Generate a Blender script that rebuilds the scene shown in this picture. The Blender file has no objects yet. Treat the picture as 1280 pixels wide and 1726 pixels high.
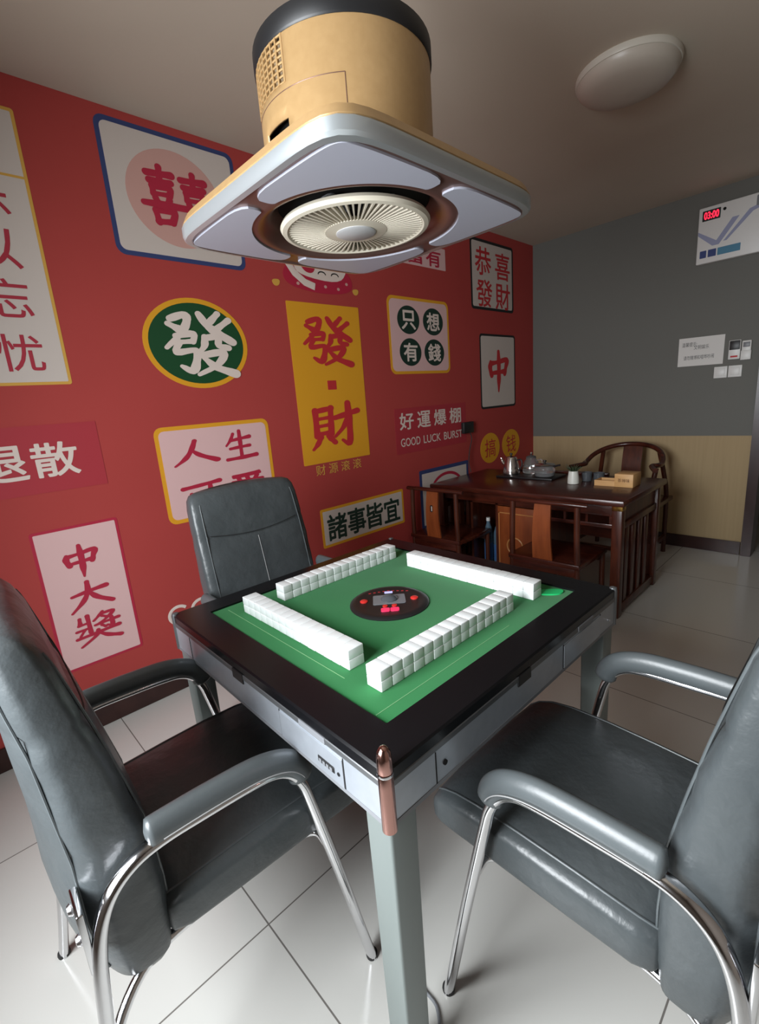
import bpy, bmesh, math, random
from math import sin, cos, pi, radians, sqrt
from mathutils import Vector, Matrix
random.seed(4)
S = bpy.context.scene
COL = S.collection

# ------------------------------------------------------------------ camera, light, exposure
def make_camera():
    yaw, pitch, roll = 0.819, 0.230, -0.079
    f = Vector((-sin(yaw)*cos(pitch), cos(yaw)*cos(pitch), -sin(pitch)))
    r0 = Vector((cos(yaw), sin(yaw), 0)); u0 = r0.cross(f)
    r = cos(roll)*r0 + sin(roll)*u0
    u = -sin(roll)*r0 + cos(roll)*u0
    cam = bpy.data.cameras.new('camera'); cam.sensor_fit = 'HORIZONTAL'; cam.sensor_width = 36
    cam.lens = 793.455/1280*36; cam.clip_start = 0.02
    o = bpy.data.objects.new('camera', cam); COL.objects.link(o)
    m = Matrix((r, u, -f)).transposed().to_4x4(); m.translation = (2.407, -4.470, 1.402)
    o.matrix_world = m
    S.camera = o
make_camera()
S.view_settings.view_transform = 'Standard'; S.view_settings.look = 'None'
S.view_settings.gamma = 1; S.view_settings.use_curve_mapping = False
S.view_settings.exposure = 0.0
w = bpy.data.worlds.new('sky'); S.world = w; w.use_nodes = True
w.node_tree.nodes['Background'].inputs[0].default_value = (0.75, 0.85, 1, 1)
w.node_tree.nodes['Background'].inputs[1].default_value = 1.0
def area(name, loc, target, sx, sy, power, color):
    l = bpy.data.lights.new(name, 'AREA'); l.shape = 'RECTANGLE'; l.size = sx; l.size_y = sy
    l.energy = power; l.color = color
    o = bpy.data.objects.new(name, l); COL.objects.link(o); o.location = loc
    o.rotation_euler = (Vector(target)-Vector(loc)).to_track_quat('-Z', 'Y').to_euler()
    return o
WX0, WX1, WZ0, WZ1, WY = 1.00, 2.15, 0.80, 2.15, -5.35
sun_in = area('window_daylight', ((WX0+WX1)/2, WY+0.04, (WZ0+WZ1)/2), ((WX0+WX1)/2+.9, 0, (WZ0+WZ1)/2-1.2), WX1-WX0-.1, WZ1-WZ0-.1, 78, (0.93, 0.97, 1.0))
sun_in.data.spread = radians(146)   # spread narrowed to keep the floor at the left dimmer; no curtains modelled

# ------------------------------------------------------------------ materials
def mat(name, color, rough=0.5, metal=0.0, spec=0.5, **k):
    m = bpy.data.materials.new(name); m.use_nodes = True
    b = m.node_tree.nodes['Principled BSDF']
    b.inputs['Base Color'].default_value = (*color, 1); b.inputs['Roughness'].default_value = rough
    b.inputs['Metallic'].default_value = metal; b.inputs['Specular IOR Level'].default_value = spec
    for n, v in k.items():
        b.inputs[n.replace('_', ' ')].default_value = v
    return m
def nodes(m): return m.node_tree.nodes, m.node_tree.links, m.node_tree.nodes['Principled BSDF']
def srgb(r, g, b):
    f = lambda c: (c/255/12.92 if c/255 < .04045 else ((c/255+.055)/1.055)**2.4)
    return (f(r), f(g), f(b))
def add_noise(m, scale, c1, c2, bump=0.0, detail=4, stretch=(1, 1, 1), bscale=None, bdist=0.01, wave=False):
    n, l, b = nodes(m)
    tc = n.new('ShaderNodeTexCoord'); mp = n.new('ShaderNodeMapping'); mp.inputs['Scale'].default_value = stretch
    l.new(tc.outputs['Object'], mp.inputs[0])
    t = n.new('ShaderNodeTexNoise'); t.inputs['Scale'].default_value = scale; t.inputs['Detail'].default_value = detail
    l.new(mp.outputs[0], t.inputs['Vector'])
    r = n.new('ShaderNodeValToRGB'); r.color_ramp.elements[0].color = (*c1, 1); r.color_ramp.elements[1].color = (*c2, 1)
    r.color_ramp.elements[0].position = .3; r.color_ramp.elements[1].position = .7
    l.new(t.outputs['Fac'], r.inputs[0]); l.new(r.outputs[0], b.inputs['Base Color'])
    if bump:
        t2 = n.new('ShaderNodeTexNoise'); t2.inputs['Scale'].default_value = bscale or scale; t2.inputs['Detail'].default_value = 5
        l.new(mp.outputs[0], t2.inputs['Vector'])
        bp = n.new('ShaderNodeBump'); bp.inputs['Strength'].default_value = bump; bp.inputs['Distance'].default_value = bdist
        l.new(t2.outputs['Fac'], bp.inputs['Height']); l.new(bp.outputs[0], b.inputs['Normal'])
    return m
M = {}
M['red'] = add_noise(mat('red_mural_paper', (0, 0, 0), .62, spec=.25), 1.2, srgb(172, 66, 62), srgb(178, 70, 66), bump=.05, bscale=300, bdist=.001)
M['ceil'] = add_noise(mat('ceiling_paint', (0, 0, 0), .8), 1.5, srgb(188, 176, 160), srgb(194, 182, 166))
M['dark_wall'] = add_noise(mat('darkened_plaster', (0, 0, 0), .8), 2, srgb(128, 118, 108), srgb(134, 124, 114))  # plaster darkened so the unseen walls bounce less light
M['base'] = add_noise(mat('dark_tile_skirting', (0, 0, 0), .25), 8, srgb(46, 26, 24), srgb(58, 34, 30))
M['leather'] = add_noise(mat('grey_black_leather', (0, 0, 0), .36, spec=.55), 5, srgb(62, 67, 69), srgb(73, 78, 80), bump=.5, bscale=11, bdist=.014)
M['leather_fine'] = add_noise(mat('grey_leather_smooth', (0, 0, 0), .36, spec=.55), 5, srgb(76, 81, 83), srgb(84, 90, 92), bump=.12, bscale=140, bdist=.002)
M['stitch'] = mat('pale_thread', srgb(150, 150, 150), .6)
M['chrome'] = mat('chrome', (.72, .72, .74), .12, 1)
M['bolt'] = mat('bolt_steel', (.8, .8, .82), .2, 1)
M['rubber'] = mat('black_rubber', (.015, .015, .015), .6)
M['black_gloss'] = mat('black_gloss_rim', (.005, .005, .006), .25, spec=.3)
M['silver'] = add_noise(mat('silver_paint', (0, 0, 0), .38, .55), 40, srgb(172, 178, 186), srgb(178, 184, 192))
M['silver_dark'] = mat('grey_strip', srgb(110, 112, 114), .35, .6)
M['leg_grey'] = mat('grey_leg_paint', srgb(118, 126, 124), .42, .2)
M['rose'] = mat('rose_gold', srgb(196, 150, 140), .16, 1)
M['felt'] = add_noise(mat('green_felt', (0, 0, 0), .9, spec=.15, Sheen_Weight=.15), 3, srgb(30, 112, 58), srgb(38, 122, 64), bump=.2, bscale=400, bdist=.001)
M['felt_line'] = mat('felt_slot', srgb(120, 170, 120), .8)
M['tile'] = mat('white_tile_plastic', srgb(236, 240, 240), .3, spec=.5)
M['black'] = mat('black_plastic', (.012, .012, .013), .4)
M['dark'] = mat('dark_void', (.004, .004, .004), .9)
M['grey_plastic'] = mat('grey_plastic', srgb(120, 122, 126), .4)
M['red_btn'] = mat('red_button', srgb(215, 50, 45), .4)
M['pink_btn'] = mat('lit_pink_button', srgb(230, 50, 90), .4, Emission_Color=(1, .06, .2, 1), Emission_Strength=.35)
M['blue_led'] = mat('lit_blue_display', srgb(190, 190, 240), .4, Emission_Color=(.5, .5, 1, 1), Emission_Strength=.5)
M['glassy'] = mat('clear_dome', (.9, .95, .95), .05, Transmission_Weight=1, IOR=1.45)
M['patch_green'] = mat('bright_green', srgb(40, 190, 110), .35)
M['gold'] = add_noise(mat('gold_paint', (0, 0, 0), .34, .35), 60, srgb(182, 148, 102), srgb(188, 154, 108))
M['alu'] = mat('brushed_silver', srgb(205, 212, 215), .3, .75)
M['bronze'] = mat('bronze_lacquer', srgb(128, 100, 92), .28, .6)
M['panel'] = mat('frosted_panel', srgb(178, 181, 194), .3)
M['cream'] = mat('cream_plastic', srgb(214, 206, 188), .42)
M['greycap'] = mat('grey_plastic_cap', srgb(185, 185, 186), .4)
M['inner'] = mat('inner_drum_plastic', srgb(150, 132, 108), .6)
M['dome'] = mat('lamp_dome_acrylic', srgb(190, 180, 168), .35)
M['rim'] = mat('lamp_rim', srgb(205, 198, 186), .35)
M['white'] = mat('white_plastic', srgb(225, 225, 222), .4)
M['paper'] = mat('paper', srgb(222, 220, 216), .7)
M['ink'] = mat('ink', srgb(60, 60, 62), .7)
M['led'] = mat('red_led', srgb(255, 30, 60), .4, Emission_Color=(1, .02, .06, 1), Emission_Strength=1.6)
M['navy'] = mat('navy_print', srgb(40, 60, 120), .5)
M['teal'] = mat('teal_print', srgb(70, 130, 160), .5)
M['swoosh'] = mat('pale_blue_print', srgb(150, 155, 185), .5)
M['pp_white'] = mat('print_white', srgb(208, 196, 188), .6)
M['pp_pink'] = mat('print_pale_pink', srgb(224, 184, 182), .6)
M['pp_blush'] = mat('print_blush', srgb(206, 160, 150), .6)
M['pp_crimson'] = mat('print_crimson', srgb(178, 34, 62), .6)
M['pp_magenta'] = mat('print_magenta_red', srgb(172, 44, 62), .6)
M['pp_subtle'] = mat('print_soft_crimson', srgb(172, 50, 60), .6)
M['pp_yellow'] = mat('print_yellow', srgb(226, 160, 34), .6)
M['pp_gold'] = mat('print_gold', srgb(214, 164, 72), .6)
M['pp_red'] = mat('print_red', srgb(192, 44, 50), .6)
M['pp_green'] = mat('print_green', srgb(14, 70, 36), .6)
M['pp_dkgreen'] = mat('print_dark_green', srgb(22, 50, 40), .6)
M['pp_blue'] = mat('print_blue', srgb(50, 64, 112), .6)
M['pp_black'] = mat('print_black', srgb(28, 30, 30), .6)
M['pp_text'] = mat('print_text_white', srgb(226, 210, 200), .6)
M['wood'] = add_noise(mat('dark_rosewood', (0, 0, 0), .25), 6, srgb(50, 20, 14), srgb(82, 36, 24), stretch=(1, 6, 6), bump=.06, bscale=20)
M['wood_z'] = add_noise(mat('dark_rosewood_upright', (0, 0, 0), .28), 6, srgb(56, 24, 16), srgb(88, 42, 26), stretch=(6, 6, 1), bump=.06, bscale=20)
M['wood_mid'] = add_noise(mat('reddish_splat_wood', (0, 0, 0), .32), 5, srgb(120, 58, 28), srgb(146, 76, 38), stretch=(6, 6, 1))
M['inlay'] = mat('pale_inlay', srgb(178, 122, 70), .35)
M['brass'] = mat('brass', srgb(190, 150, 80), .25, 1)
M['pine'] = add_noise(mat('pale_box_wood', (0, 0, 0), .5), 8, srgb(196, 150, 96), srgb(212, 168, 112), stretch=(1, 6, 6))
M['steel'] = mat('kettle_steel', (.7, .68, .66), .15, 1)
M['glass'] = mat('clear_glass', (.95, .96, .96), .03, Transmission_Weight=.92, IOR=1.3)
M['smoke'] = mat('smoky_glass', srgb(120, 125, 130), .15, Transmission_Weight=.6, IOR=1.3)
M['ceramic'] = mat('white_ceramic', srgb(216, 218, 210), .35)
M['leaf'] = mat('dark_leaf', srgb(52, 66, 44), .5)
M['water_blue'] = mat('blue_label', srgb(70, 110, 160), .4)
M['petal'] = mat('bottle_plastic', srgb(120, 150, 170), .2, Transmission_Weight=.5, IOR=1.3)
M['door'] = add_noise(mat('door_wood', (0, 0, 0), .3), 5, srgb(46, 26, 26), srgb(58, 34, 32), stretch=(6, 6, 1))

def floor_mat():
    m = mat('white_glossy_floor_tile', (0, 0, 0), .16, spec=.45); n, l, b = nodes(m)
    tc = n.new('ShaderNodeTexCoord'); mp = n.new('ShaderNodeMapping')
    mp.inputs['Location'].default_value = (-0.538, 4.06, 0)
    l.new(tc.outputs['Object'], mp.inputs[0])
    br = n.new('ShaderNodeTexBrick'); br.offset = 0; br.squash = 1
    br.inputs['Scale'].default_value = 1; br.inputs['Brick Width'].default_value = .842; br.inputs['Row Height'].default_value = .842
    br.inputs['Mortar Size'].default_value = .0022; br.inputs['Mortar Smooth'].default_value = .1
    br.inputs['Color1'].default_value = (*srgb(200, 199, 194), 1); br.inputs['Color2'].default_value = (*srgb(196, 195, 190), 1)
    br.inputs['Mortar'].default_value = (*srgb(112, 108, 104), 1)
    l.new(mp.outputs[0], br.inputs['Vector']); l.new(br.outputs['Color'], b.inputs['Base Color'])
    return m
M['floor'] = floor_mat()
def back_mat():
    # grey paint above a cream grass-cloth dado
    m = mat('grey_paint_over_cream_dado', (0, 0, 0), .7, spec=.3); n, l, b = nodes(m)
    tc = n.new('ShaderNodeTexCoord'); sx = n.new('ShaderNodeSeparateXYZ'); l.new(tc.outputs['Object'], sx.inputs[0])
    mp = n.new('ShaderNodeMapping'); mp.inputs['Scale'].default_value = (60, 60, 2); l.new(tc.outputs['Object'], mp.inputs[0])
    t = n.new('ShaderNodeTexNoise'); t.inputs['Scale'].default_value = 1; t.inputs['Detail'].default_value = 3; l.new(mp.outputs[0], t.inputs['Vector'])
    r = n.new('ShaderNodeValToRGB'); r.color_ramp.elements[0].color = (*srgb(164, 142, 106), 1); r.color_ramp.elements[1].color = (*srgb(178, 156, 120), 1)
    l.new(t.outputs['Fac'], r.inputs[0])
    gt = n.new('ShaderNodeMath'); gt.operation = 'GREATER_THAN'; gt.inputs[1].default_value = .938; l.new(sx.outputs['Z'], gt.inputs[0])
    mx = n.new('ShaderNodeMix'); mx.data_type = 'RGBA'; l.new(gt.outputs[0], mx.inputs[0]); l.new(r.outputs[0], mx.inputs[6])
    mx.inputs[7].default_value = (*srgb(110, 110, 105), 1); l.new(mx.outputs[2], b.inputs['Base Color'])
    return m
M['back'] = back_mat()

# ------------------------------------------------------------------ geometry helpers
class MB:
    def __init__(s): s.bm = bmesh.new()
    def _merge(s, b, mtx=None):
        me = bpy.data.meshes.new('t')
        if mtx is not None: bmesh.ops.transform(b, matrix=mtx, verts=b.verts)
        b.to_mesh(me); b.free(); s.bm.from_mesh(me); bpy.data.meshes.remove(me)
    def box(s, x0, x1, y0, y1, z0, z1, bev=0.0, seg=2, mtx=None):
        b = bmesh.new(); bmesh.ops.create_cube(b, size=1)
        bmesh.ops.scale(b, vec=(abs(x1-x0), abs(y1-y0), abs(z1-z0)), verts=b.verts)
        bmesh.ops.translate(b, vec=((x0+x1)/2, (y0+y1)/2, (z0+z1)/2), verts=b.verts)
        if bev: bmesh.ops.bevel(b, geom=b.edges[:], offset=bev, segments=seg, profile=.5, affect='EDGES')
        s._merge(b, mtx); return s
    def rings(s, rings, closed=True, cap=True, loop=False):
        vs = [[s.bm.verts.new(p) for p in r] for r in rings]
        n = len(vs[0]); L = len(vs)
        for i in range(L if loop else L-1):
            a, b = vs[i], vs[(i+1) % L]
            for j in range(n if closed else n-1):
                k = (j+1) % n
                try: s.bm.faces.new((a[j], a[k], b[k], b[j]))
                except ValueError: pass
        if cap and not loop:
            s.bm.faces.new(list(reversed(vs[0]))); s.bm.faces.new(vs[-1])
        return s
    def tube(s, pts, r, n=12, r2=None, cap=True, loop=False, up=None):
        """round (or oval r x r2) tube along a polyline, radius may be a list"""
        pts = [Vector(p) for p in pts]; N = len(pts); rings = []
        prev = None
        for i, p in enumerate(pts):
            if loop: t = pts[(i+1) % N]-pts[i-1]
            else: t = pts[min(i+1, N-1)]-pts[max(i-1, 0)]
            t.normalize()
            if prev is None:
                a = Vector(up) if up else (Vector((0, 0, 1)) if abs(t.z) < .9 else Vector((1, 0, 0)))
                u = t.cross(a).normalized()
            else:
                u = (prev-t*prev.dot(t)).normalized()
            prev = u; v = t.cross(u)
            ra = r[i] if isinstance(r, (list, tuple)) else r
            rb = (r2[i] if isinstance(r2, (list, tuple)) else r2) if r2 else ra
            rings.append([p+u*(ra*cos(2*pi*k/n))+v*(rb*sin(2*pi*k/n)) for k in range(n)])
        return s.rings(rings, cap=cap, loop=loop)
    def lathe(s, prof, n=32, c=(0, 0, 0), cap=True):
        return s.rings([[Vector((c[0]+r*cos(2*pi*k/n), c[1]+r*sin(2*pi*k/n), c[2]+z)) for k in range(n)] for r, z in prof], cap=cap)
    def prism(s, poly, fn, h):
        """polygon (a,b) mapped through fn(a,b,d) and given thickness h"""
        s.rings([[Vector(fn(a, b, 0)) for a, b in poly], [Vector(fn(a, b, h)) for a, b in poly]]); return s
    def face(s, pts):
        s.bm.faces.new([s.bm.verts.new(p) for p in pts]); return s
    def build(s, name, m, parent=None, smooth=True, angle=40):
        bmesh.ops.recalc_face_normals(s.bm, faces=s.bm.faces[:])
        me = bpy.data.meshes.new(name); s.bm.to_mesh(me); s.bm.free()
        me.materials.append(M[m] if isinstance(m, str) else m)
        o = bpy.data.objects.new(name, me); COL.objects.link(o)
        if parent: o.parent = parent
        if smooth:
            me.polygons.foreach_set('use_smooth', [True]*len(me.polygons))
            me.set_sharp_from_angle(angle=radians(angle))
        return o
def tag(o, label, cat, group=None, kind=None):
    o['label'] = label; o['category'] = cat
    if group: o['group'] = group
    if kind: o['kind'] = kind
    return o
def struct(o):
    o['kind'] = 'structure'; return o
def thing(name, label, cat, loc=(0, 0, 0), rz=0, group=None):
    o = bpy.data.objects.new(name, None); COL.objects.link(o); o.empty_display_size = .05
    o.location = loc; o.rotation_euler = (0, 0, rz)
    return tag(o, label, cat, group)
def copy_tree(o, parent=None):
    c = o.copy(); COL.objects.link(c)
    if parent: c.parent = parent
    for ch in list(o.children): copy_tree(ch, c)
    return c
def crv(pts, n=6):
    """Catmull-Rom through the points"""
    P = [Vector(p) for p in pts]; out = []
    P = [2*P[0]-P[1]]+P+[2*P[-1]-P[-2]]
    for i in range(1, len(P)-2):
        p0, p1, p2, p3 = P[i-1:i+3]
        for k in range(n):
            t = k/n
            out.append(.5*((2*p1)+(p2-p0)*t+(2*p0-5*p1+4*p2-p3)*t*t+(3*p1-p0-3*p2+p3)*t**3))
    out.append(P[-2]); return out
def sellipse(n, hx, hy, e):
    out = []
    for k in range(n):
        a = 2*pi*k/n; c, s_ = cos(a), sin(a)
        out.append((hx*math.copysign(abs(c)**(2/e), c), hy*math.copysign(abs(s_)**(2/e), s_)))
    return out
def rrect(x0, x1, y0, y1, r, n=5):
    out = []
    for cx, cy, a0 in ((x1-r, y1-r, 0), (x0+r, y1-r, 90), (x0+r, y0+r, 180), (x1-r, y0+r, 270)):
        for k in range(n+1):
            a = radians(a0+90*k/n); out.append((cx+r*cos(a), cy+r*sin(a)))
    return out
def chaikin(p, it=2):
    for _ in range(it):
        q = []
        for i in range(len(p)):
            a, b = p[i], p[(i+1) % len(p)]
            q += [(.75*a[0]+.25*b[0], .75*a[1]+.25*b[1]), (.25*a[0]+.75*b[0], .25*a[1]+.75*b[1])]
        p = q
    return p

# ------------------------------------------------------------------ room shell
H = 2.70; RX = 3.6; RY = WY
def box_obj(name, m, *a, parent=None, bev=0, smooth=False):
    return MB().box(*a, bev=bev).build(name, m, parent, smooth=smooth)
struct(box_obj('floor', 'floor', -.15, RX+.15, RY-.15, 1.6, -.1, 0))
struct(box_obj('ceiling', 'ceil', -.15, RX+.15, RY-.15, 1.6, H, H+.1))
struct(box_obj('wall_left', 'red', -.15, 0, RY-.15, .15, 0, H))
DX0, DX1, DZ = 1.84, 2.70, 2.10
bw = MB().box(0, DX0-.02, 0, .15, 0, H).box(DX1+.02, RX, 0, .15, 0, H).box(DX0-.02, DX1+.02, 0, .15, DZ+.02, H)
struct(bw.build('wall_back', 'back', smooth=False))
struct(box_obj('wall_right', 'dark_wall', RX, RX+.15, RY-.15, 1.6, 0, H))
fw = MB().box(0, WX0, RY-.15, RY, 0, H).box(WX1, RX, RY-.15, RY, 0, H).box(WX0, WX1, RY-.15, RY, 0, WZ0).box(WX0, WX1, RY-.15, RY, WZ1, H)
struct(fw.build('wall_front', 'dark_wall', smooth=False))
wf = MB().box(WX0, WX1, RY-.1, RY-.05, WZ0, WZ0+.05).box(WX0, WX1, RY-.1, RY-.05, WZ1-.05, WZ1).box(WX0, WX0+.05, RY-.1, RY-.05, WZ0, WZ1).box(WX1-.05, WX1, RY-.1, RY-.05, WZ0, WZ1).box((WX0+WX1)/2-.025, (WX0+WX1)/2+.025, RY-.1, RY-.05, WZ0, WZ1)
struct(wf.build('window_1', 'white', smooth=False))
# the hall seen through the open doorway
struct(MB().box(DX0-.12, RX, 1.5, 1.6, 0, H).build('wall_hall', 'dark_wall', smooth=False))
struct(MB().box(DX0-.30, DX0-.12, .15, 1.6, 0, H).build('wall_hall_side', 'dark_wall', smooth=False))
struct(MB().box(.0, DX0-.07, -.014, 0, 0, .105, bev=.003).build('baseboard_back', 'base', smooth=False))
struct(MB().box(0, .014, RY, -.014, 0, .105, bev=.003).build('baseboard_left', 'base', smooth=False))
dr = MB().box(DX0-.065, DX0, -.03, .17, 0, DZ).box(DX1, DX1+.065, -.03, .17, 0, DZ).box(DX0-.065, DX1+.065, -.03, .17, DZ, DZ+.07)
struct(dr.build('door_1', 'door', smooth=False))

# ------------------------------------------------------------------ armchairs
def loft(secs, n=44, e=4.0):
    """secs: (center Vector, half a, half b, axis A, axis B)"""
    rings = []
    for c, ha, hb, A, B in secs:
        rings.append([Vector(c)+Vector(A)*x+Vector(B)*y for x, y in sellipse(n, ha, hb, e)])
    return rings
def interp(tab, t):
    for a, b in zip(tab, tab[1:]):
        if t <= b[0]:
            k = (t-a[0])/(b[0]-a[0]); k = max(0, k)
            return [a[i]+(b[i]-a[i])*k for i in range(1, len(a))]
    return list(tab[-1][1:])
ARM = .275
def side_x(z): return ARM+.025*(1-min(z, .69)/.69)
SIDE = [(.268, 0), (.243, .13), (.215, .28), (.187, .42), (.160, .55), (.146, .605), (.122, .645), (.086, .668), (.03, .676), (-.06, .680), (-.13, .681), (-.18, .672), (-.22, .645), (-.246, .60), (-.262, .53), (-.274, .42), (-.292, .25), (-.31, .12), (-.33, 0)]
BACK = [(.37, -.195, .034, .215), (.40, -.200, .058, .235), (.46, -.204, .070, .245), (.55, -.207, .074, .25), (.68, -.210, .070, .252), (.80, -.226, .062, .252), (.90, -.240, .054, .25), (.98, -.256, .050, .247), (1.04, -.268, .046, .244), (1.075, -.277, .040, .238), (1.095, -.283, .030, .226), (1.104, -.286, .014, .205)]
def back_front(z):
    c, t, wd = interp(BACK, z); return c+t
def make_chair():
    root = thing('leather_armchair', 'x', 'armchair')
    # backrest: lofted upward, centre bulges
    secs = []
    zs = [.37, .38, .40, .43, .46, .50, .55, .60, .65, .70, .75, .80, .85, .89, .92, .935, .95, .98, 1.01, 1.04, 1.06, 1.075, 1.087, 1.095, 1.101, 1.104]
    rings = []
    for z in zs:
        c, t, wd = interp(BACK, z)
        groove = .006*math.exp(-((z-.93)/.012)**2)
        rg = []
        for k, (x, y) in enumerate(sellipse(56, wd, t, 4.6)):
            bulge = 1+(.16 if y > 0 else .42)*cos(min(1, abs(x)/wd)*pi/2) - .08
            sag = -.035*cos(min(1, abs(x)/wd)*pi/2)*max(0, 1-abs(z-.95)/.08) if .89 < z < 1.0 else 0
            crown = .012*cos(min(1, abs(x)/wd)*pi/2) if z > 1.03 else 0
            yy = y*bulge - (groove if y > 0 else -groove)
            wr = .0032*sin(z*78+x*6+(2 if x > 0 else 0))*(abs(x)/wd)**3*(1 if .5 < z < .9 else 0)
            rg.append(Vector((x, c+yy+wr+.012*(abs(x)/wd)**2, z+sag*.6+crown)))
        rings.append(rg)
    bk = MB().rings(rings).build('backrest', 'leather', root, angle=60)
    # seams on the back cushion, following its face
    def face_pt(x, z):
        c, t, wd = interp(BACK, z); k = abs(x)/wd
        return Vector((x, c+t*(1+.16*cos(k*pi/2)-.08)*(max(0, 1-k**4.6))**(1/4.6)+.012*k**2+.0005, z))
    MB().tube([face_pt(0, .895-.0135*i) for i in range(22)], .0013, 6).build('seam', 'stitch', bk)
    MB().tube([face_pt(-.20+.02*i, .945-.03*cos((-.20+.02*i)/.25*pi/2)) for i in range(21)], .0014, 6).build('seam', 'rubber', bk)
    # lower back panel and outer piping
    q = .7071**(2/4.6)
    for s in (-1, 1):
        for fr_ in (1, -1):
            pip = []
            for i in range(46):
                z = .43+.014*i
                c, t, wd = interp(BACK, z)
                pip.append(Vector((s*(wd*q+.001), c+fr_*(t*q*(1+(.16 if fr_ > 0 else .42)*cos(q*pi/2)-.08)+.001)+.012*q*q, z)))
            MB().tube(pip, .0024, 6).build('piping', 'leather_fine', bk)
    # seat: lofted from rear to front with a waterfall edge
    secs = []
    ST = [(-.15, .462, .030, .225), (-.14, .463, .045, .240), (-.11, .464, .052, .248), (0, .466, .056, .25), (.12, .468, .057, .252), (.22, .466, .056, .252), (.28, .460, .053, .250), (.315, .452, .047, .246), (.337, .444, .038, .238), (.350, .437, .026, .226), (.356, .432, .012, .205)]
    rings = []
    for y, zc, t, wd in ST:
        rings.append([Vector((x, y, zc+z+(.010*cos(min(1, abs(x)/wd)*pi/2) if z > 0 else 0))) for x, z in sellipse(48, wd, t, 6)])
    seat = MB().rings(rings).build('seat', 'leather', root, angle=60)
    for s in (-1, 1):
        q6 = .7071**(1/3)
        MB().tube([Vector((s*(wd*q6+.0005), y, zc+t*q6+.010*cos(q6*pi/2))) for y, zc, t, wd in ST[1:-1]], .0026, 6).build('piping', 'leather_fine', seat)
    for s in (-1, 1):
        path = crv([(s*side_x(z), y, z) for y, z in SIDE], 5)
        fr = MB().tube(path, .0118, 14, r2=.0155, up=(1, 0, 0)).build('side_frame', 'chrome', root)
        MB().lathe([(.010, .0005), (.0145, .0005), (.0155, .006), (.0145, .012), (.010, .013)], 16, (s*.30, .268, 0)).build('rubber_foot', 'rubber', fr)
        MB().lathe([(.010, .0005), (.0145, .0005), (.0155, .006), (.0145, .012), (.010, .013)], 16, (s*.30, -.329, 0)).build('rubber_foot', 'rubber', fr)
        # armrest pad sits on the tube and droops over the front bend
        pp = crv([(s*ARM, .152, .612), (s*ARM, .140, .650), (s*ARM, .108, .680), (s*ARM, .05, .699), (s*ARM, -.04, .705), (s*ARM, -.12, .706), (s*ARM, -.160, .705)], 6)
        N = len(pp); ra = []; rb = []
        for i in range(N):
            t = i/(N-1); e = min(1, sqrt(max(0, 1-(1-min(1, t/.10))**2))+.12, sqrt(max(0, 1-(1-min(1, (1-t)/.10))**2))+.25)
            ra.append(.028*e); rb.append(.0215*e)
        pad = MB().tube(pp, ra, 20, r2=rb, up=(0, 0, 1) if False else None).build('armrest', 'leather_fine', root, angle=70)
        MB().tube([Vector((p.x+s*.0275, p.y, p.z-.006)) for p in pp[5:-4]], .0012, 6).build('seam', 'stitch', pad)
        # under-seat carrier tube curving from rear leg to front leg
        MB().tube(crv([(s*.284, -.288, .28), (s*.25, -.26, .345), (s*.215, -.19, .388), (s*.205, -.08, .400), (s*.205, .12, .402), (s*.225, .19, .402), (s*.277, .193, .40)], 5), .0105, 12).build('seat_support', 'chrome', root)
        # bracket with two bolts behind
        br = MB().box(s*.248-.034, s*.248+.034, -.277, -.266, .515, .640, bev=.003).build('bracket', 'chrome', root)
        for z in (.545, .612):
            MB().lathe([(.004, 0), (.010, 0), (.011, .004), (.008, .009), (.003, .010)], 16).build('bolt', 'bolt', br).matrix_local = Matrix.Translation((s*.228, -.276, z)) @ Matrix.Rotation(pi/2, 4, 'X')
    MB().tube([(-.205, .05, .40), (.205, .05, .40)], .010, 12).build('crossbar', 'chrome', root)
    return root
chair = make_chair()
chair.location = (1.34, -4.17, 0); chair.rotation_euler = (0, 0, radians(-2))
chair['label'] = 'grey leather armchair cropped by the left edge, at the near left table side'
c2 = copy_tree(chair); c2.location = (2.113, -3.54, 0); c2.rotation_euler = (0, 0, radians(89))
c2['label'] = 'grey leather armchair at the right table side, fully lit seat and both armrests visible'
c3 = copy_tree(chair); c3.location = (.83, -3.535, 0); c3.rotation_euler = (0, 0, radians(-90))
c3['label'] = 'dark leather armchair against the red wall, only its tall backrest showing behind the table'
for c in (chair, c2, c3): c['group'] = 'leather armchairs around the mahjong table'

# ------------------------------------------------------------------ mahjong table
TX, TY, TZ, HS, HI = 1.43, -3.545, .80, .485, .398
TR = -.015
tb = thing('mahjong_table', 'square automatic mahjong table with green felt, black rim and silver sides', 'table', (TX, TY, 0), TR)
def ringframe(ho, hi, z0, z1, ro, ri):
    n = 6
    o = rrect(-ho, ho, -ho, ho, ro, n); i_ = rrect(-hi, hi, -hi, hi, ri, n)
    P = lambda q, z: [Vector((a, b, z)) for a, b in q]
    o2 = rrect(-ho+.004, ho-.004, -ho+.004, ho-.004, ro, n)
    return MB().rings([P(i_, z0), P(o, z0), P(o, z1-.004), P(o2, z1), P(i_, z1)], cap=False, loop=True)
ringframe(HS, HI, TZ-.03, TZ+.004, .022, .004).build('rim', 'black_gloss', tb, angle=30)
MB().box(-HI, HI, -HI, HI, TZ-.03, TZ-.002).build('felt_top', 'felt', tb, smooth=False)
ringframe(HS+.0015, HS-.03, TZ-.033, TZ-.018, .022, .01).build('edge_strip', 'silver_dark', tb, angle=30)
MB().prism(rrect(-HS, HS, -HS, HS, .02), lambda a, b, d: (a, b, TZ-.105+d), .073).build('apron', 'silver', tb, angle=30)
MB().prism(rrect(-HS-.001, HS+.001, -HS-.001, HS+.001, .02), lambda a, b, d: (a, b, TZ-.113+d), .009).build('bottom_edge', 'grey_plastic', tb, angle=30)
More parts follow.
